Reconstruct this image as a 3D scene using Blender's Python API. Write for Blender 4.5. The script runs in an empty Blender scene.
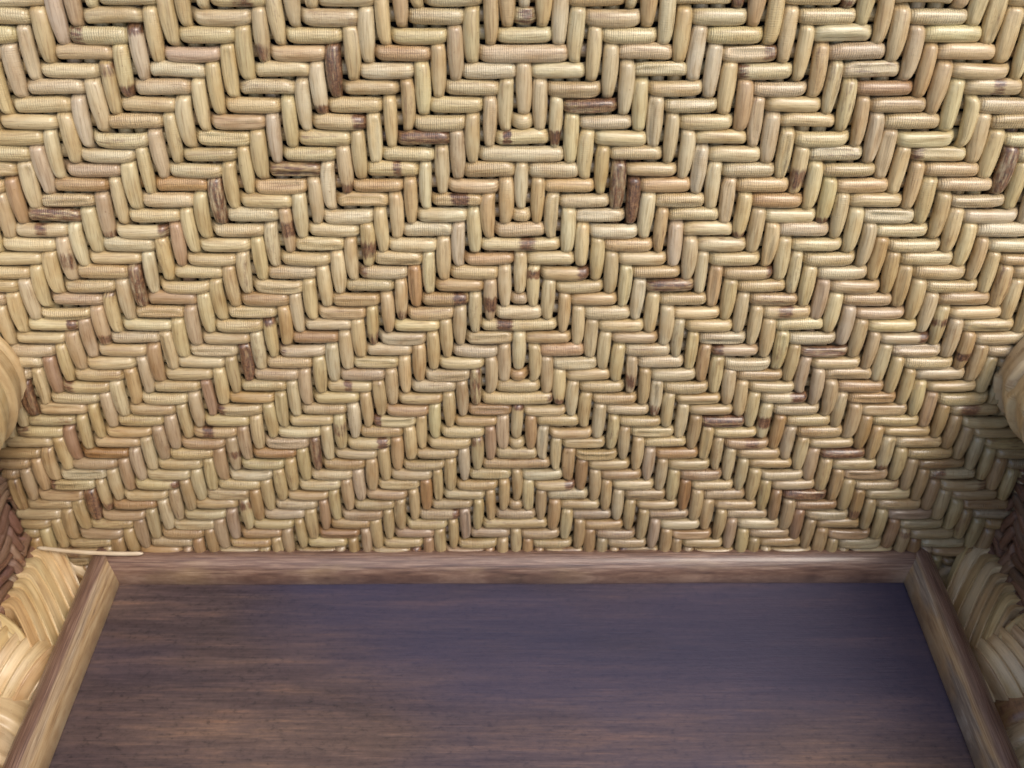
import bpy, math, random
import numpy as np
from mathutils import Vector
rng = np.random.default_rng(11)
random.seed(5)
C = bpy.context.scene.collection
P = 0.0078                       # pitch of the cane weave in metres; the chair is laid out in this unit
SEAT_Z = 0.42                    # height of the seat board
CAMH = 61.34                     # camera above the seat board, in pitches
ORG = np.array([0.0, 18*P, 0.0]) # base of the chair on the floor

def W(X, F, U):                  # right, away, up (pitches, seat board at U=0) -> metres
    X, F, U = np.broadcast_arrays(np.asarray(X, float), np.asarray(F, float), np.asarray(U, float))
    return np.stack([X*P, F*P, SEAT_Z + U*P], -1)

# ------------------------------------------------------------------ materials
def node_mat(name):
    m = bpy.data.materials.new(name); m.use_nodes = True
    nt = m.node_tree; b = nt.nodes['Principled BSDF']
    return m, nt, b
def N(nt, typ, **kw):
    n = nt.nodes.new(typ)
    for k, v in kw.items():
        if k.startswith('in_'):
            key = k[3:]; key = int(key) if key.isdigit() else key
            n.inputs[key].default_value = v
        else: setattr(n, k, v)
    return n
def L(nt, a, b): nt.links.new(a, b)
def ramp(nt, fac, stops):
    r = N(nt, 'ShaderNodeValToRGB'); e = r.color_ramp.elements
    while len(e) < len(stops): e.new(0.5)
    for k, (p, c) in enumerate(stops):
        e[k].position = p; e[k].color = (*c, 1) if len(c) == 3 else c
    L(nt, fac, r.inputs[0]); return r
def mixc(nt, fac, a, b, mode='MIX'):
    m = N(nt, 'ShaderNodeMix', data_type='RGBA', blend_type=mode)
    for src, i in ((fac, 0), (a, 6), (b, 7)):
        if hasattr(src, 'is_linked'): L(nt, src, m.inputs[i])
        elif i == 0: m.inputs[0].default_value = src
        else: m.inputs[i].default_value = (*src, 1)
    return m.outputs[2]
def mathn(nt, op, a, b=None, c=None, clamp=False):
    m = N(nt, 'ShaderNodeMath', operation=op, use_clamp=clamp)
    for i, s in enumerate((a, b, c)):
        if s is None: continue
        if hasattr(s, 'is_linked'): L(nt, s, m.inputs[i])
        else: m.inputs[i].default_value = s
    return m.outputs[0]
def scaled(nt, vec, s):
    v = N(nt, 'ShaderNodeVectorMath', operation='MULTIPLY'); L(nt, vec, v.inputs[0]); v.inputs[1].default_value = s
    return v.outputs[0]
def noise(nt, vec, scale=1.0, detail=3.0, rough=0.55):
    n = N(nt, 'ShaderNodeTexNoise'); n.inputs['Scale'].default_value = scale
    n.inputs['Detail'].default_value = detail; n.inputs['Roughness'].default_value = rough
    L(nt, vec, n.inputs['Vector']); return n.outputs['Fac']

def cane_material(name, bark_a=(0.150, 0.070, 0.032), bark_b=(0.035, 0.016, 0.011), rough=0.42, fibre=(0.55, 9.0, 1.0), coat=0.8, bump=0.5):
    m, nt, b = node_mat(name)
    col = N(nt, 'ShaderNodeAttribute', attribute_name='tint')
    bark = N(nt, 'ShaderNodeAttribute', attribute_name='bark')
    gr = N(nt, 'ShaderNodeAttribute', attribute_name='grain')       # along, around, strand number
    fib = noise(nt, scaled(nt, gr.outputs['Vector'], fibre), 1.0, 4, 0.62)
    blot = noise(nt, scaled(nt, gr.outputs['Vector'], (0.55, 0.9, 1.0)), 1.0, 2, 0.5)
    spk = noise(nt, scaled(nt, gr.outputs['Vector'], (5.0, 5.0, 1.0)), 1.0, 3, 0.6)
    f1 = ramp(nt, fib, [(0.28, (0.62, 0.54, 0.45)), (0.5, (0.98, 0.97, 0.95)), (0.75, (1.12, 1.12, 1.1))])
    c = mixc(nt, 1.0, col.outputs['Color'], f1.outputs[0], 'MULTIPLY')
    f2 = ramp(nt, blot, [(0.3, (0.88, 0.80, 0.70)), (0.55, (1, 1, 1)), (0.8, (1.05, 1.07, 1.08))])
    c = mixc(nt, 1.0, c, f2.outputs[0], 'MULTIPLY')
    f3 = ramp(nt, spk, [(0.22, (0.45, 0.33, 0.24)), (0.33, (1, 1, 1))])
    c = mixc(nt, 0.8, c, f3.outputs[0], 'MULTIPLY')
    # remains of the brown bark: ragged edges from the noise
    rag = noise(nt, scaled(nt, gr.outputs['Vector'], (0.9, 5.0, 1.0)), 1.0, 3, 0.6)
    k = mathn(nt, 'MULTIPLY_ADD', rag, 1.5, bark.outputs['Fac'])
    k = mathn(nt, 'MULTIPLY_ADD', spk, 0.5, k)
    k = mathn(nt, 'MULTIPLY_ADD', k, 2.3, -3.1, clamp=True)
    bcol = ramp(nt, mathn(nt, 'MULTIPLY_ADD', spk, 0.5, mathn(nt, 'MULTIPLY', fib, 0.5)), [(0.36, bark_b), (0.52, bark_a), (0.68, (0.34, 0.19, 0.09))]).outputs[0]
    c = mixc(nt, k, c, bcol)
    L(nt, c, b.inputs['Base Color'])
    r = mathn(nt, 'MULTIPLY_ADD', fib, 0.25, rough - 0.1)
    L(nt, r, b.inputs['Roughness'])
    b.inputs['Coat Weight'].default_value = coat; b.inputs['Coat Roughness'].default_value = 0.22
    ribn = noise(nt, scaled(nt, gr.outputs['Vector'], (7.5, 0.5, 1.0)), 1.0, 2, 0.55)
    wv = N(nt, 'ShaderNodeTexWave', wave_type='BANDS', bands_direction='X'); wv.inputs['Scale'].default_value = 2.5; wv.inputs['Distortion'].default_value = 2.2; wv.inputs['Detail Scale'].default_value = 1.5
    L(nt, gr.outputs['Vector'], wv.inputs['Vector'])
    ribn = mathn(nt, 'MULTIPLY_ADD', wv.outputs['Fac'], 0.45, ribn)
    rib = mathn(nt, 'MULTIPLY', ribn, col.outputs['Alpha'])
    h = mathn(nt, 'MULTIPLY_ADD', fib, 0.5, rib)
    h = mathn(nt, 'MULTIPLY_ADD', spk, 0.25, h)
    bp = N(nt, 'ShaderNodeBump'); bp.inputs['Strength'].default_value = bump; bp.inputs['Distance'].default_value = 0.0015
    L(nt, h, bp.inputs['Height']); L(nt, bp.outputs[0], b.inputs['Normal'])
    return m

M_WEAVE = cane_material('varnished_woven_cane')
M_SIDE = cane_material('rough_brown_cane', (0.20, 0.085, 0.042), (0.06, 0.026, 0.017), 0.55, coat=0.05, bump=0.8)
M_WRAP = cane_material('pale_cane_wrapping', (0.26, 0.13, 0.06), (0.10, 0.05, 0.03), 0.40, fibre=(0.22, 4.0, 1.0), bump=0.3, coat=0.35)

def rod_material():
    m, nt, b = node_mat('worn_rattan_rod')
    gr = N(nt, 'ShaderNodeAttribute', attribute_name='grain')       # along, across (0 outer foot .. 1 inner foot), rod number
    wear = N(nt, 'ShaderNodeAttribute', attribute_name='bark')
    fine = noise(nt, scaled(nt, gr.outputs['Vector'], (0.30, 26, 3)), 1, 5, 0.65)
    wide = noise(nt, scaled(nt, gr.outputs['Vector'], (0.2, 4.5, 3)), 1, 3, 0.5)
    long_ = noise(nt, scaled(nt, gr.outputs['Vector'], (0.05, 0.6, 5)), 1, 2, 0.5)
    brown = ramp(nt, fine, [(0.27, (0.06, 0.030, 0.021)), (0.5, (0.155, 0.085, 0.057)), (0.72, (0.30, 0.19, 0.13))]).outputs[0]
    pale = ramp(nt, fine, [(0.25, (0.16, 0.085, 0.04)), (0.5, (0.36, 0.235, 0.115)), (0.8, (0.52, 0.40, 0.24))]).outputs[0]
    grey = ramp(nt, fine, [(0.3, (0.07, 0.06, 0.055)), (0.55, (0.22, 0.185, 0.15)), (0.75, (0.52, 0.47, 0.40))]).outputs[0]
    k = mathn(nt, 'ADD', wear.outputs['Fac'], mathn(nt, 'MULTIPLY_ADD', wide, 0.8, -0.42))
    k = mathn(nt, 'MULTIPLY_ADD', k, 2.2, -0.6, clamp=True)
    c = mixc(nt, k, brown, pale)
    g = mathn(nt, 'MULTIPLY_ADD', wide, 7.0, -3.1, clamp=True)
    g = mathn(nt, 'MULTIPLY', g, mathn(nt, 'MULTIPLY_ADD', wear.outputs['Fac'], 1.6, -0.25, clamp=True))
    g = mathn(nt, 'MULTIPLY', g, mathn(nt, 'MULTIPLY_ADD', long_, 4.0, -1.25, clamp=True))
    c = mixc(nt, mathn(nt, 'MULTIPLY', g, 0.75), c, grey)
    L(nt, c, b.inputs['Base Color'])
    b.inputs['Roughness'].default_value = 0.36
    b.inputs['Coat Weight'].default_value = 0.6; b.inputs['Coat Roughness'].default_value = 0.22
    bp = N(nt, 'ShaderNodeBump'); bp.inputs['Strength'].default_value = 0.5; bp.inputs['Distance'].default_value = 0.0012
    L(nt, mathn(nt, 'ADD', fine, wide), bp.inputs['Height']); L(nt, bp.outputs[0], b.inputs['Normal'])
    return m
M_ROD = rod_material()

def board_material():
    m, nt, b = node_mat('dark_stained_seat_wood')
    tc = N(nt, 'ShaderNodeTexCoord'); o = tc.outputs['Object']
    broad = noise(nt, scaled(nt, o, (2.6, 13, 1)), 1, 3, 0.5)
    streak = noise(nt, scaled(nt, o, (13, 170, 1)), 1, 5, 0.65)
    fine = noise(nt, scaled(nt, o, (40, 900, 1)), 1, 4, 0.65)
    pore = noise(nt, scaled(nt, o, (260, 420, 1)), 1, 3, 0.6)
    sx = N(nt, 'ShaderNodeSeparateXYZ'); L(nt, o, sx.inputs[0])
    blue = mathn(nt, 'MULTIPLY_ADD', sx.outputs['X'], 0.55, noise(nt, scaled(nt, o, (4.5, 9.0, 2)), 1, 3, 0.5))   # bluish sky sheen painted into the colour, heavier on one side of the plank
    a = ramp(nt, broad, [(0.32, (0.030, 0.022, 0.025)), (0.5, (0.060, 0.040, 0.040)), (0.68, (0.125, 0.080, 0.060))]).outputs[0]
    s = ramp(nt, streak, [(0.30, (0.66, 0.64, 0.68)), (0.5, (0.96, 0.95, 0.97)), (0.62, (1.35, 1.25, 1.1)), (0.74, (2.1, 1.75, 1.35))]).outputs[0]
    c = mixc(nt, 1.0, a, s, 'MULTIPLY')
    f = ramp(nt, fine, [(0.3, (0.72, 0.72, 0.74)), (0.55, (1, 1, 1)), (0.75, (1.3, 1.25, 1.2))]).outputs[0]
    c = mixc(nt, 1.0, c, f, 'MULTIPLY')
    f = ramp(nt, pore, [(0.28, (0.6, 0.6, 0.62)), (0.42, (1, 1, 1)), (0.72, (1.25, 1.22, 1.2))]).outputs[0]
    c = mixc(nt, 1.0, c, f, 'MULTIPLY')
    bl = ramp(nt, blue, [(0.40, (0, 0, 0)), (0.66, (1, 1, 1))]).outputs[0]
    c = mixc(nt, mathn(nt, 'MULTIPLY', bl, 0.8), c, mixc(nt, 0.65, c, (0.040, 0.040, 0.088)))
    L(nt, c, b.inputs['Base Color'])
    r = mathn(nt, 'MULTIPLY_ADD', streak, 0.25, 0.36); L(nt, r, b.inputs['Roughness'])
    b.inputs['Coat Weight'].default_value = 0.15; b.inputs['Coat Roughness'].default_value = 0.4
    bp = N(nt, 'ShaderNodeBump'); bp.inputs['Strength'].default_value = 0.25; bp.inputs['Distance'].default_value = 0.0006
    L(nt, mathn(nt, 'ADD', fine, pore), bp.inputs['Height']); L(nt, bp.outputs[0], b.inputs['Normal'])
    return m
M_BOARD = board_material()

def floor_material():
    m, nt, b = node_mat('grey_patio_concrete')
    tc = N(nt, 'ShaderNodeTexCoord'); o = tc.outputs['Object']
    n1 = noise(nt, o, 3, 5, 0.6); n2 = noise(nt, o, 90, 3, 0.6)
    c = ramp(nt, n1, [(0.3, (0.17, 0.16, 0.15)), (0.7, (0.27, 0.26, 0.24))]).outputs[0]
    c = mixc(nt, 0.6, c, ramp(nt, n2, [(0.3, (0.7, 0.7, 0.7)), (0.6, (1.1, 1.1, 1.1))]).outputs[0], 'MULTIPLY')
    L(nt, c, b.inputs['Base Color']); b.inputs['Roughness'].default_value = 0.85
    return m
M_FLOOR = floor_material()

# ------------------------------------------------------------------ objects
root = bpy.data.objects.new('rattan_chair', None); C.objects.link(root)
root.location = ORG
root['label'] = 'woven rattan armchair with herringbone cane back and dark wooden seat board'
root['category'] = 'chair'

def obj(name, v, faces, mat, attrs=None, parent=root, label=None, smooth=True):
    v = np.asarray(v, float)
    if parent is not None: v = v - ORG
    me = bpy.data.meshes.new(name)
    f = np.asarray(faces, np.int32); nf, k = f.shape
    me.vertices.add(len(v)); me.vertices.foreach_set('co', v.astype(np.float32).ravel())
    me.loops.add(nf*k); me.loops.foreach_set('vertex_index', f.ravel())
    me.polygons.add(nf)
    me.polygons.foreach_set('loop_start', np.arange(0, nf*k, k, dtype=np.int32))
    me.polygons.foreach_set('loop_total', np.full(nf, k, np.int32))
    me.polygons.foreach_set('use_smooth', np.full(nf, smooth))
    me.update(calc_edges=True); me.validate()
    for an, (typ, arr) in (attrs or {}).items():
        a = me.attributes.new(an, typ, 'POINT')
        a.data.foreach_set({'FLOAT': 'value', 'FLOAT_COLOR': 'color', 'FLOAT_VECTOR': 'vector'}[typ], np.asarray(arr, np.float32).ravel())
    me.materials.append(mat)
    o = bpy.data.objects.new(name, me); C.objects.link(o)
    if parent is not None:
        o.parent = parent
        if parent is not root: pass
    if label: o['label'] = label
    return o

class Bag:                       # grids of points gathered into ONE mesh
    def __init__(s): s.v, s.f, s.t, s.b, s.g, s.n = [], [], [], [], [], 0
    def grid(s, v, tint, bark, grain, closed=True, caps=True):
        a, c = v.shape[:2]
        idx = s.n + np.arange(a*c).reshape(a, c)
        q0, q1 = idx[:-1], idx[1:]
        if closed:
            r0, r1 = np.roll(q0, -1, 1), np.roll(q1, -1, 1)
        else:
            r0, r1, q0, q1 = q0[:, 1:], q1[:, 1:], q0[:, :-1], q1[:, :-1]
        s.f.append(np.stack([q0, r0, r1, q1], -1).reshape(-1, 4))
        s.v.append(v.reshape(-1, 3)); s.t.append(np.broadcast_to(tint, (a, c, 4)).reshape(-1, 4))
        s.b.append(np.broadcast_to(bark, (a, c)).ravel()); s.g.append(grain.reshape(-1, 3)); s.n += a*c
        if closed and caps:
            for e, row in ((0, idx[0]), (1, idx[-1])):
                ci = s.n; cen = v[0 if e == 0 else -1].mean(0)
                s.v.append(cen[None]); s.t.append(np.broadcast_to(tint, (a, c, 4))[0 if e == 0 else -1, :1]); s.b.append(np.zeros(1))
                s.g.append(grain[0 if e == 0 else -1, :1]); s.n += 1
                o = row if e == 0 else row[::-1]
                h = len(o)
                # quads fanned from the centre, two rim edges at a time
                s.f.append(np.array([[ci, o[(k+2) % h], o[(k+1) % h], o[k]] for k in range(0, h, 2)]))
    def build(s, name, mat, parent=root, label=None):
        return obj(name, np.concatenate(s.v), np.concatenate(s.f), mat,
                   {'tint': ('FLOAT_COLOR', np.concatenate(s.t)), 'bark': ('FLOAT', np.concatenate(s.b)), 'grain': ('FLOAT_VECTOR', np.concatenate(s.g))}, parent, label)

# ------------------------------------------------------------------ the twill weave
def smooth(x): x = np.clip(x, 0, 1); return x*x*(3-2*x)
PALETTE = np.array([(0.57, 0.465, 0.255), (0.56, 0.47, 0.30), (0.54, 0.415, 0.215), (0.48, 0.35, 0.185),
                    (0.44, 0.325, 0.225), (0.43, 0.26, 0.12), (0.33, 0.175, 0.075)])
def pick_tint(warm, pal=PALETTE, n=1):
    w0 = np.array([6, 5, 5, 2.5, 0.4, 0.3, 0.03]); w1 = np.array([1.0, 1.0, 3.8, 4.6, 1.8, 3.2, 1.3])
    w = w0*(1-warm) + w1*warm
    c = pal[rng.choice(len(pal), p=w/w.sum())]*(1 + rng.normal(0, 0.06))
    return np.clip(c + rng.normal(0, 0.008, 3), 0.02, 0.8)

def weave(bag, cols, rows, over, place, warm_at, pal=PALETTE, bark_p=0.12, M=8, K=16, A=0.35, hw=0.484, th=0.44, wob=0.06, vbow=None):
    """Continuous canes: over(i, j) is True where the upright cane i passes in front of the cross cane j.
    place(a, s, z) maps weave coordinates (across, up, out) to the world."""
    phi = np.linspace(0, 2*np.pi, K, endpoint=False)
    cx = np.sign(np.cos(phi))*np.abs(np.cos(phi))
    cz = np.sign(np.sin(phi))*np.abs(np.sin(phi))
    sid = 0
    for kind, lines, cells in (('up', cols, rows), ('cross', rows, cols)):
        n = len(cells)
        t = (np.arange(n*M + 1)/M) - 0.5                  # position in cells
        for li in lines:
            sid += 1
            st = np.array([over(li, c) if kind == 'up' else not over(c, li) for c in cells])
            base = pick_tint(0.4, pal)
            h = np.zeros(len(t)); hwid = np.full(len(t), hw*0.88); lat = np.zeros(len(t))
            tint = np.zeros((len(t), 3)); bark = np.zeros(len(t)); groove = np.zeros(len(t)); gx = np.zeros(len(t)); rib = np.zeros(len(t)); tw = np.zeros(len(t))
            val = np.where(st, 1.0, -1.0)
            ic = np.clip(np.floor(t + 0.5).astype(int), 0, n-1)
            fr = t - ic
            TWID = 0.46
            nxt = val[np.clip(ic+1, 0, n-1)]; prv = val[np.clip(ic-1, 0, n-1)]; cur = val[ic]
            d = np.minimum(np.where(nxt != cur, 0.5 - fr, 9.0), np.where(prv != cur, 0.5 + fr, 9.0))
            h = -1 + 2*smooth((d*cur + 0.09 + 0.29)/0.58)        # a cane stays up to the edge of the one it dives under
            # runs = floats
            runs, k = [], 0
            while k < n:
                e = k
                while e+1 < n and st[e+1] == st[k]: e += 1
                runs.append((k, e, st[k])); k = e+1
            bounds = []
            for ri, (k, e, on) in enumerate(runs):
                if not on: continue
                lo = k - 0.5 - (0 if ri == 0 else (runs[ri-1][1]-runs[ri-1][0]+1)/2)
                hi = e + 0.5 + (0 if ri == len(runs)-1 else (runs[ri+1][1]-runs[ri+1][0]+1)/2)
                bounds.append((lo, hi, k-0.5, e+0.5))
            for (lo, hi, k, e) in bounds:
                sel = (t >= lo-1e-6) & (t <= hi+1e-6)
                cmid = cells[int(np.clip(round((k+e)/2), 0, n-1))]
                wm = warm_at(li, cmid) if kind == 'up' else warm_at(cmid, li)
                tint[sel] = 0.5*base*np.array([1, 1-0.10*wm, 1-0.22*wm])*(1-0.46*wm) + 0.5*pick_tint(wm, pal)*(1-0.26*wm)  # varnish browner towards the foot, with the light fall-off painted into the tint too
                ln = e-k; x = np.clip((t-k)/max(ln, 1e-6), 0, 1)
                inside = (t > k-0.35) & (t < e+0.35)
                wsc = np.clip(rng.normal(0.985, 0.055), 0.82, 1.06)
                prof = smooth((t-k+0.25)/0.9)*smooth((e+0.25-t)/0.9)
                taper = 1 - 0.24*smooth((0.5-x)/0.5)*rng.uniform(0.5, 1.2) if kind == 'up' else 1.0
                hwid[inside] = (hw*(0.84 + 0.16*prof)*wsc*taper)[inside]
                bow = rng.uniform(0.08, 0.22)
                h[inside] += (bow*np.sin(np.pi*x)/A*0.6 + rng.normal(0, 0.07))[inside]*prof[inside]
                lat[inside] += ((rng.normal(0, wob) + rng.normal(0, wob*0.8)*(x-0.5))*prof)[inside]
                tw[inside] = (rng.normal(0, 0.13)*prof)[inside]
                if rng.random() < 0.2:
                    groove[inside] = (rng.uniform(0.14, 0.36)*prof)[inside]; gx[inside] = (rng.uniform(-0.5, 0.5) + rng.uniform(-0.35, 0.35)*(x-0.5))[inside]
                rib[inside] = rng.uniform(0.05, 0.75) if kind == 'cross' else max(0.0, rng.uniform(-0.2, 0.16))
                u = rng.random()
                if u < bark_p*0.14: bark[sel] = 0.62 + rng.uniform(-0.04, 0.3)
                elif u < bark_p:
                    c0 = k + ln*rng.choice([rng.uniform(-0.05, 0.2), rng.uniform(0.8, 1.05), rng.uniform(0.3, 0.7)]); wd = rng.uniform(0.3, 0.75)
                    bark[sel] = (rng.uniform(0.6, 1.0)*np.exp(-((t-c0)/wd)**4))[sel]
                elif u < bark_p*2.2:
                    bark[sel] = rng.uniform(0.12, 0.34)
            lat += 0.03*np.sin(t*0.37 + sid) + 0.02*np.sin(t*0.83 + 2*sid)
            z0 = A*h
            X = hwid[:, None]*cx[None]; Z = th*cz[None]*np.ones_like(X)
            gm = np.exp(-((cx[None] - gx[:, None])/0.17)**2)
            Z = Z - np.sign(cz)[None]*groove[:, None]*gm
            Xr = X*np.cos(tw)[:, None] - Z*np.sin(tw)[:, None]; Zr = X*np.sin(tw)[:, None] + Z*np.cos(tw)[:, None]
            across = lat[:, None] + Xr; out = z0[:, None] + Zr
            along = (t + cells[0])[:, None] + 0*across
            if kind == 'up': v = place(li + across, along, out)
            else: v = place(along, li + across, out)
            grain = np.stack([along + sid*3.7, 0*across + np.linspace(0, 1, K)[None]*1.0, np.full_like(across, sid*1.37)], -1)
            # around-coordinate mirrored so the seam does not show
            grain[..., 1] = 0.5 + 0.5*cx[None]
            T = np.concatenate([tint, rib[:, None]], 1)
            bag.grid(v, T[:, None, :], bark[:, None], grain)

LEAN = math.radians(9.4); S0 = 2.62
BF, BU = 45.85, 61.34 - 58.86                       # back plane at its foot
def place_back(a, s, z):
    sp = S0 + s
    X = 0.24 + a + np.where(np.asarray(a) > 0, 4.2e-5, 3.4e-5)*np.asarray(a)**3 + 0.012*sp
    F = BF + sp*math.sin(LEAN) - z*math.cos(LEAN)
    U = BU + sp*math.cos(LEAN) + z*math.sin(LEAN)
    return W(X, F, U)
bag = Bag()
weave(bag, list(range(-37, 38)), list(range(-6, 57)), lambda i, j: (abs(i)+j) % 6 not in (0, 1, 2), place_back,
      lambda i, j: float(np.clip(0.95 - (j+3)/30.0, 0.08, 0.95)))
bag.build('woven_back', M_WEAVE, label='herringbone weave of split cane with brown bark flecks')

# dark sheet added behind the weave so that its gaps read dark
def gap_sheet():
    a = np.linspace(-37.2, 37.2, 40); s_ = np.linspace(-4, 55, 40)
    vs, fs, n0 = [], [], 0
    for z in (-0.85, -1.25):
        A_, S_ = np.meshgrid(a, s_, indexing='ij'); vs.append(place_back(A_, S_, z).reshape(-1, 3))
        ix = n0 + np.arange(1600).reshape(40, 40); q = np.stack([ix[:-1, :-1], ix[1:, :-1], ix[1:, 1:], ix[:-1, 1:]], -1).reshape(-1, 4)
        fs.append(q if z > -1 else q[:, ::-1]); n0 += 1600
    m, nt, b = node_mat('added_dark_sheet')
    tc = N(nt, 'ShaderNodeTexCoord'); nn = noise(nt, tc.outputs['Object'], 60, 3, 0.6)
    L(nt, ramp(nt, nn, [(0.3, (0.020, 0.018, 0.020)), (0.7, (0.045, 0.038, 0.036))]).outputs[0], b.inputs['Base Color']); b.inputs['Roughness'].default_value = 0.9
    obj('added_gap_sheet', np.concatenate(vs), np.concatenate(fs), m)
gap_sheet()

# ------------------------------------------------------------------ wrapped tubes
PALE = np.array([(0.60, 0.45, 0.25), (0.56, 0.405, 0.215), (0.62, 0.475, 0.29), (0.52, 0.35, 0.17), (0.58, 0.415, 0.225), (0.47, 0.30, 0.145), (0.36, 0.215, 0.10)])
def wrapped(bag, pts, rad, w=1.6, ridge=0.16, nth=44, shear=None, turn=1, roundend=(True, True), bark_p=0.12, pal=PALE, wj=0.28, squash=1.0, ends=0.9, flat=3.0, warm=0.3):
    """A pole wound with flat cane: the windings are ridges of one helix. pts in pitches (X, F, U)."""
    pts = np.array(pts, float); seg = np.linalg.norm(np.diff(pts, axis=0), axis=1); cum = np.r_[0, np.cumsum(seg)]; ln = cum[-1]
    na = int(ln/w*14) + 2
    u = np.linspace(0, ln, na)
    c = np.stack([np.interp(u, cum, pts[:, k]) for k in range(3)], -1)
    for _ in range(6 if len(pts) > 2 else 0):
        c[1:-1] = 0.25*c[:-2] + 0.5*c[1:-1] + 0.25*c[2:]
    tan = np.gradient(c, axis=0); tan /= np.linalg.norm(tan, axis=1)[:, None]
    ref = np.array([0, 0, 1.0]) if abs(tan[0, 2]) < 0.8 else np.array([0, 1.0, 0])
    e1 = np.cross(tan, ref); e1 /= np.linalg.norm(e1, axis=1)[:, None]; e2 = np.cross(e1, tan)
    th = np.linspace(0, 2*np.pi, nth, endpoint=False)
    edges = np.cumsum(np.clip(rng.normal(w, w*wj, int(ln/w*2.2)+8), w*0.5, w*1.9)) - 3*w
    U = u[:, None] + turn*w*th[None]/(2*np.pi) + 0.12*w*np.sin(2*th[None] + u[:, None]*0.7)
    k = np.clip(np.searchsorted(edges, U) - 1, 0, len(edges)-2)
    f = (U - edges[k])/(edges[k+1]-edges[k])
    tints = np.array([pick_tint(warm, pal) for _ in edges]); hgt = rng.uniform(0.6, 1.25, len(edges)); bk = np.where(rng.random(len(edges)) < bark_p, rng.uniform(0.3, 0.75, len(edges)), rng.uniform(0, 0.25, len(edges)))
    prof = np.clip(f/0.82, 0, 1)**0.55*(1 - smooth((f-0.84)/0.16))
    r = (rad if np.ndim(rad) == 0 else np.interp(u, np.linspace(0, ln, len(rad)), rad)[:, None])
    R = r + ridge*hgt[k]*prof - ridge*0.5
    R = R*(1 + 0.018*np.sin(3*th[None] + u[:, None]*0.35))
    if roundend[0]: R = R*np.sqrt(np.clip(1 - np.clip(1 - u/(ends*np.mean(r)), 0, 1)**2.4, 0.0004, 1))[:, None]
    if roundend[1]: R = R*np.sqrt(np.clip(1 - np.clip(1 - (ln-u)/(ends*np.mean(r)), 0, 1)**2.4, 0.0004, 1))[:, None]
    q = c[:, None] + R[..., None]*(np.cos(th)[None, :, None]*e1[:, None]*squash + np.sin(th)[None, :, None]*e2[:, None])
    if shear: q = shear(q)
    v = W(q[..., 0], q[..., 1], q[..., 2])
    grain = np.stack([th[None]*np.mean(r) + 0*U, f, k*2.31 + 0.0*U], -1)
    T = np.concatenate([tints[k], np.full(k.shape + (1,), 0.15)], -1)
    bag.grid(v, T, bk[k], grain)

def strip(bag, pts, nrm, width, thick, tint, bark=0.1, K=10, sub=6):
    """One loose flat cane laid along pts, its flat side facing nrm."""
    pts = np.array(pts, float); nrm = np.array(nrm, float)
    if nrm.ndim == 1: nrm = np.repeat(nrm[None], len(pts), 0)
    n = len(pts); x = np.linspace(0, n-1, (n-1)*sub+1)
    c = np.stack([np.interp(x, np.arange(n), pts[:, k]) for k in range(3)], -1); m = np.stack([np.interp(x, np.arange(n), nrm[:, k]) for k in range(3)], -1)
    for _ in range(sub*2): c[1:-1] = 0.25*c[:-2]+0.5*c[1:-1]+0.25*c[2:]
    tan = np.gradient(c, axis=0); tan /= np.linalg.norm(tan, axis=1)[:, None]
    m -= (m*tan).sum(1)[:, None]*tan; m /= np.linalg.norm(m, axis=1)[:, None]; b = np.cross(tan, m)
    ph = np.linspace(0, 2*np.pi, K, endpoint=False)
    cx = np.sign(np.cos(ph))*np.abs(np.cos(ph))**0.6*width/2; cz = np.sin(ph)*thick/2
    e = np.minimum(1, np.minimum(x, x[-1]-x)/0.35 + 0.35)[:, None]
    q = c[:, None] + (cx[None]*e)[..., None]*b[:, None] + (cz[None]*e)[..., None]*m[:, None]
    L_ = np.r_[0, np.cumsum(np.linalg.norm(np.diff(c, axis=0), axis=1))]
    grain = np.stack([np.repeat(L_[:, None], K, 1), np.repeat((0.5+0.5*np.cos(ph))[None], len(x), 0), np.full((len(x), K), rng.random()*50)], -1)
    bag.grid(W(q[..., 0], q[..., 1], q[..., 2]), np.array([*tint, 0.1]), np.full((len(x), K), bark), grain)

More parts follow.
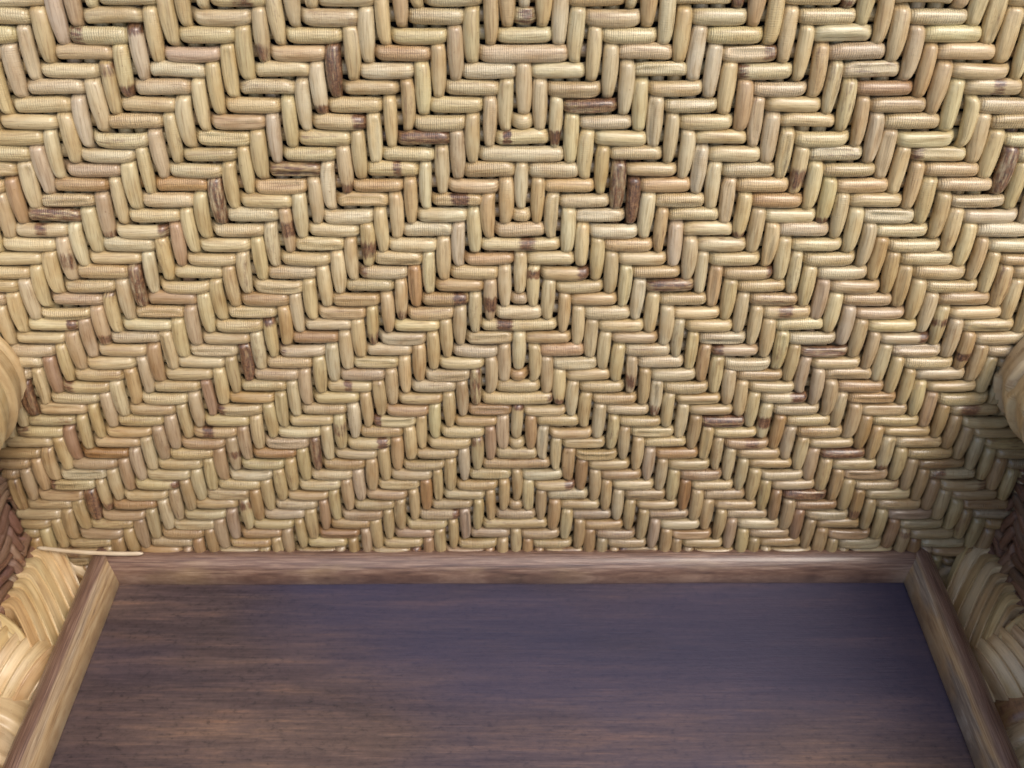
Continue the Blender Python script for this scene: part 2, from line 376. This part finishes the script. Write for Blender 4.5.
H = lambda up: up + CAMH          # heights given relative to the camera
for sg in (-1, 1):
    bg = Bag(); wrapped(bg, [(sg*40.0, 49.4, H(-41.7)), (sg*40.3, 38, H(-41.7)), (sg*41.5, 12, H(-41.2)), (sg*42.5, -14, H(-42)), (sg*42.5, -19, H(-45)), (sg*42, -20.5, H(-50))], 5.55, w=1.45, ridge=0.45, turn=1.0*sg, nth=60, warm=0.15, ends=0.25, bark_p=0.06, flat=2.4)
    bg.build('armrest', M_WRAP)
    # side rail under the trim, wound with cane
    bg = Bag(); wrapped(bg, [(sg*38.0, 46.5, H(-62.9)), (sg*38.0, -20, H(-62.9))], 3.25, w=1.75, ridge=0.42, turn=sg, nth=40, roundend=(False, True), warm=0.45)
    bg.build('seat_rail', M_WRAP)
    # corner binding over the rail; its windings run aslant
    bg = Bag()
    wrapped(bg, [(sg*38.5, 47.0, H(-62.6)), (sg*38.5, 39.2, H(-62.6))], [4.1, 4.25, 4.45], w=1.1, ridge=0.48, turn=0.25*sg, nth=64, flat=3.0, wj=0.12, roundend=(False, False), bark_p=0.04, warm=0.1,
            shear=lambda q: np.stack([q[..., 0], q[..., 1] - 0.95*np.clip(37.9 - np.abs(q[..., 0]), 0, 9) - 0.10*np.clip(37.9 - np.abs(q[..., 0]), 0, 9)**2, q[..., 2]], -1))
    # two loops crossing in front of the windings
    for k, (df, tt) in enumerate(((0.0, (0.55, 0.41, 0.20)), (1.3, (0.60, 0.47, 0.26)))):
        lp = [(sg*(42.5), 39.4-df, H(-59.0)), (sg*39.6, 38.9-df*0.8, H(-57.9)), (sg*37.0, 37.6-df*0.6, H(-58.2)), (sg*35.4, 35.8-df*0.4, H(-59.6)), (sg*34.7, 34.6-df*0.2, H(-62.0)), (sg*34.9, 34.2, H(-65))]
        nm = [(0, -0.2, 1), (0, -0.3, 1), (-sg*0.4, -0.4, 0.9), (-sg*0.9, -0.5, 0.6), (-sg*1, -0.5, 0.2), (-sg*1, -0.4, 0)]
        strip(bg, lp, nm, 0.85, 0.42, tt)
    bd = bg.build('corner_binding', M_WRAP)
    bg = Bag(); wrapped(bg, [(sg*34.9, 35.2, H(-62.6)), (sg*39, 36.2, H(-60.4)), (sg*44, 37.4, H(-57.8))], 3.1, w=0.85, ridge=0.40, turn=0.2*sg, nth=48, ends=0.8, wj=0.12, roundend=(True, True), bark_p=0.03, warm=0.1)
    bg.build('brace', M_WRAP)

# ------------------------------------------------------------------ woven sides under the arms
SIDE = np.array([(0.30, 0.17, 0.10), (0.27, 0.15, 0.09), (0.36, 0.24, 0.15), (0.24, 0.12, 0.075), (0.28, 0.15, 0.10), (0.22, 0.11, 0.07), (0.20, 0.095, 0.055)])
for sg in (-1, 1):
    bg = Bag()
    def place_side(a, s, z, sg=sg):
        bulge = 0.9*np.sin(np.clip(np.asarray(s)/24.0, 0, 1)*np.pi)
        a, s, z = np.asarray(a)*0.80, np.asarray(s)*0.80 + 0.35*np.sin(np.asarray(a)*0.9), np.asarray(z)*0.80
        return W(sg*(38.9 - z*1.1 + bulge - 0.3), 46.8 - a, H(-62.0) + s)
    weave(bg, list(range(0, 80)), list(range(0, 24)), lambda i, j: (i+j) % 6 not in (0, 1, 2), place_side, lambda i, j: 0.7, pal=SIDE, bark_p=0.4, M=6, K=12, A=0.32, hw=0.51, th=0.38, wob=0.22)
    bg.build('side_panel', M_SIDE, label='rough brown woven cane side under the armrest')

# ------------------------------------------------------------------ trim rods round the board, board
def rod(p0, p1, inner, name='trim_rod', w=1.22, hgt=2.65, num=0, wear_edge=0.5):
    """Half-round rod from p0 to p1 (X, F) with its foot on the board; inner = unit vector to the board's middle."""
    p0 = np.array(p0, float); p1 = np.array(p1, float); ln = np.linalg.norm(p1-p0); na = int(ln*2)+2
    u = np.linspace(0, ln, na); d = (p1-p0)/ln; inner = np.array(inner, float)
    ph = np.linspace(0, 2*np.pi, 28, endpoint=False)
    ca, sa = np.cos(ph), np.sin(ph)
    cx = np.sign(ca)*np.abs(ca)**1.0*w; cz = np.where(sa > 0, np.abs(sa)**1.0*hgt*0.62, -np.abs(sa)**0.5*hgt*0.62)
    wv = 1 + 0.008*np.sin(u*0.31+num) + 0.004*np.sin(u*1.13+num*2)
    er = np.ones(na) if num >= 3 else np.minimum(1, 0.72 + 0.28*np.sqrt(np.clip(np.minimum(u, ln-u)/0.8, 0, 1)))
    off = 0.02*np.sin(u*0.23 + num*1.7)
    base = p0[None] + d[None]*u[:, None] + inner[None]*off[:, None]
    xy = base[:, None] + inner[None, None]*(cx[None]*wv[:, None]*er[:, None])[..., None]
    z = hgt*0.38 + cz[None]*wv[:, None]*er[:, None]
    bag = Bag()
    grain = np.stack([np.repeat(u[:, None], 28, 1), np.repeat((0.5+0.5*cx/w)[None], na, 0), np.full((na, 28), num*3.3)], -1)
    wear = smooth((cx/w - 0.15)/0.6)*wear_edge + 0.1
    bag.grid(W(xy[..., 0], xy[..., 1], z), np.array([0.3, 0.2, 0.1, 0]), np.repeat(wear[None], na, 0), grain)
    return bag.build(name, M_ROD)
HALF = 31.95
rod((-HALF-1.2, -20), (-HALF-1.2, 46.3), (1, 0), num=1, wear_edge=0.95)
rod((HALF+1.2, -20), (HALF+1.2, 46.2), (-1, 0), num=2, wear_edge=0.85)
rod((-HALF-0.9, 44.75), (HALF+0.9, 44.95), (0, -1), num=3, hgt=2.55, wear_edge=0.18)
rod((-HALF-0.9, -18.8), (HALF+0.9, -18.8), (0, 1), num=4, hgt=2.55, wear_edge=0.5)

def slab(name, X0, X1, F0, F1, U0, U1, mat, bev=0.35):
    import bmesh
    bm = bmesh.new(); bmesh.ops.create_cube(bm, size=1)
    for v in bm.verts:
        p = W(X0 + (v.co.x+0.5)*(X1-X0), F0 + (v.co.y+0.5)*(F1-F0), U0 + (v.co.z+0.5)*(U1-U0)) - ORG
        v.co = Vector(p)
    bmesh.ops.bevel(bm, geom=bm.edges[:], offset=bev*P, segments=2, affect='EDGES')
    me = bpy.data.meshes.new(name); bm.to_mesh(me); bm.free(); me.materials.append(mat)
    o = bpy.data.objects.new(name, me); C.objects.link(o); o.parent = root
    return o
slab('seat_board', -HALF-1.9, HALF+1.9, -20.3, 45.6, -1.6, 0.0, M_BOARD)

# loose pale strip caught between the back and the rod
bg = Bag()
strip(bg, [(-38.0, 44.75, H(-57.9)), (-36.5, 44.6, H(-58.0)), (-34, 44.5, H(-58.25)), (-31, 44.5, H(-58.4)), (-29.6, 44.6, H(-58.45))], (0, -0.55, 0.8), 0.32, 0.2, (0.54, 0.44, 0.31), 0.0)
bg.build('cane_strip', M_WRAP)

# ------------------------------------------------------------------ frame: posts, top rail, legs, front rail
for sg in (-1, 1):
    bg = Bag(); wrapped(bg, [(sg*41.5, 47.6, 1), place := (sg*41.5, 50.5, 21), (sg*41.2, 56.0, 57)], 2.6, w=1.8, ridge=0.22, nth=28, turn=sg)
    bg.build('back_post', M_WRAP)
    for F, dx in ((46.0, 0.0), (-17.0, 0.0)):
        bg = Bag(); wrapped(bg, [(sg*38.5, F, -4.2), (sg*39.3, F + (1.5 if F > 0 else -1), -SEAT_Z/P + 0.05)], 2.6, w=1.8, ridge=0.22, nth=28, turn=sg, roundend=(False, False))
        bg.build('leg', M_WRAP)
    bg = Bag(); wrapped(bg, [(sg*42.0, -18.6, H(-46)), (sg*39.6, -18.4, 0)], 2.5, w=1.8, ridge=0.22, nth=28, turn=sg, roundend=(False, False))
    bg.build('arm_post', M_WRAP)
bg = Bag(); wrapped(bg, [(-42.4, 56.1, 60.5), (42.4, 56.1, 60.5)], 3.1, w=1.9, ridge=0.24, nth=32); bg.build('top_rail', M_WRAP)
bg = Bag(); wrapped(bg, [(-37.5, -21.5, -2.2), (37.5, -21.5, -2.2)], 2.6, w=1.8, ridge=0.22, nth=32); bg.build('seat_rail', M_WRAP)
bg = Bag(); wrapped(bg, [(-37.5, 48.6, -3.6), (37.5, 48.6, -3.6)], 2.4, w=1.8, ridge=0.22, nth=32); bg.build('seat_rail', M_WRAP)

# ------------------------------------------------------------------ floor
S = 60.0; n = 24
gx, gy = np.meshgrid(np.linspace(-S, S, n), np.linspace(-S, S, n), indexing='ij')
v = np.stack([gx, gy, 0*gx], -1).reshape(-1, 3); idx = np.arange(n*n).reshape(n, n)
fl = obj('floor', v, np.stack([idx[:-1, :-1], idx[1:, :-1], idx[1:, 1:], idx[:-1, 1:]], -1).reshape(-1, 4), M_FLOOR, parent=None)
fl['kind'] = 'structure'

# ------------------------------------------------------------------ light
EL, AZ = 54.0, 140.0        # elevation; azimuth clockwise from away (+y) as seen from above: front right
wd = bpy.data.worlds.new('World'); bpy.context.scene.world = wd; wd.use_nodes = True
nt = wd.node_tree; bgn = nt.nodes['Background']
sky = nt.nodes.new('ShaderNodeTexSky'); sky.sky_type = 'NISHITA'; sky.sun_disc = False
sky.sun_elevation = math.radians(EL); sky.sun_rotation = math.radians(AZ)
sky.air_density = 1.0; sky.dust_density = 3.0; sky.ozone_density = 1.0
nt.links.new(sky.outputs[0], bgn.inputs[0]); bgn.inputs[1].default_value = 0.125
sl = bpy.data.lights.new('sun', 'SUN'); sl.energy = 1.15; sl.angle = math.radians(30); sl.color = (1.0, 0.95, 0.86)
so = bpy.data.objects.new('sun', sl); C.objects.link(so)
d = Vector((math.sin(math.radians(AZ))*math.cos(math.radians(EL)), math.cos(math.radians(AZ))*math.cos(math.radians(EL)), math.sin(math.radians(EL))))
so.rotation_euler = d.to_track_quat('Z', 'Y').to_euler(); so.location = d*5

# ------------------------------------------------------------------ camera
cam = bpy.data.cameras.new('camera'); co = bpy.data.objects.new('camera', cam); C.objects.link(co)
co.location = (0, 0, SEAT_Z + CAMH*P); co.rotation_euler = (math.radians(90-42), math.radians(0), 0)
cam.sensor_width = 36; cam.lens = 36*900/1024; cam.clip_start = 0.01; cam.clip_end = 500
cam.dof.use_dof = True; cam.dof.focus_distance = 55*P; cam.dof.aperture_fstop = 18.0
sc = bpy.context.scene; sc.camera = co
sc.render.engine = 'CYCLES'
sc.view_settings.view_transform = 'Standard'; sc.view_settings.look = 'None'; sc.view_settings.gamma = 1
sc.view_settings.exposure = 0.77
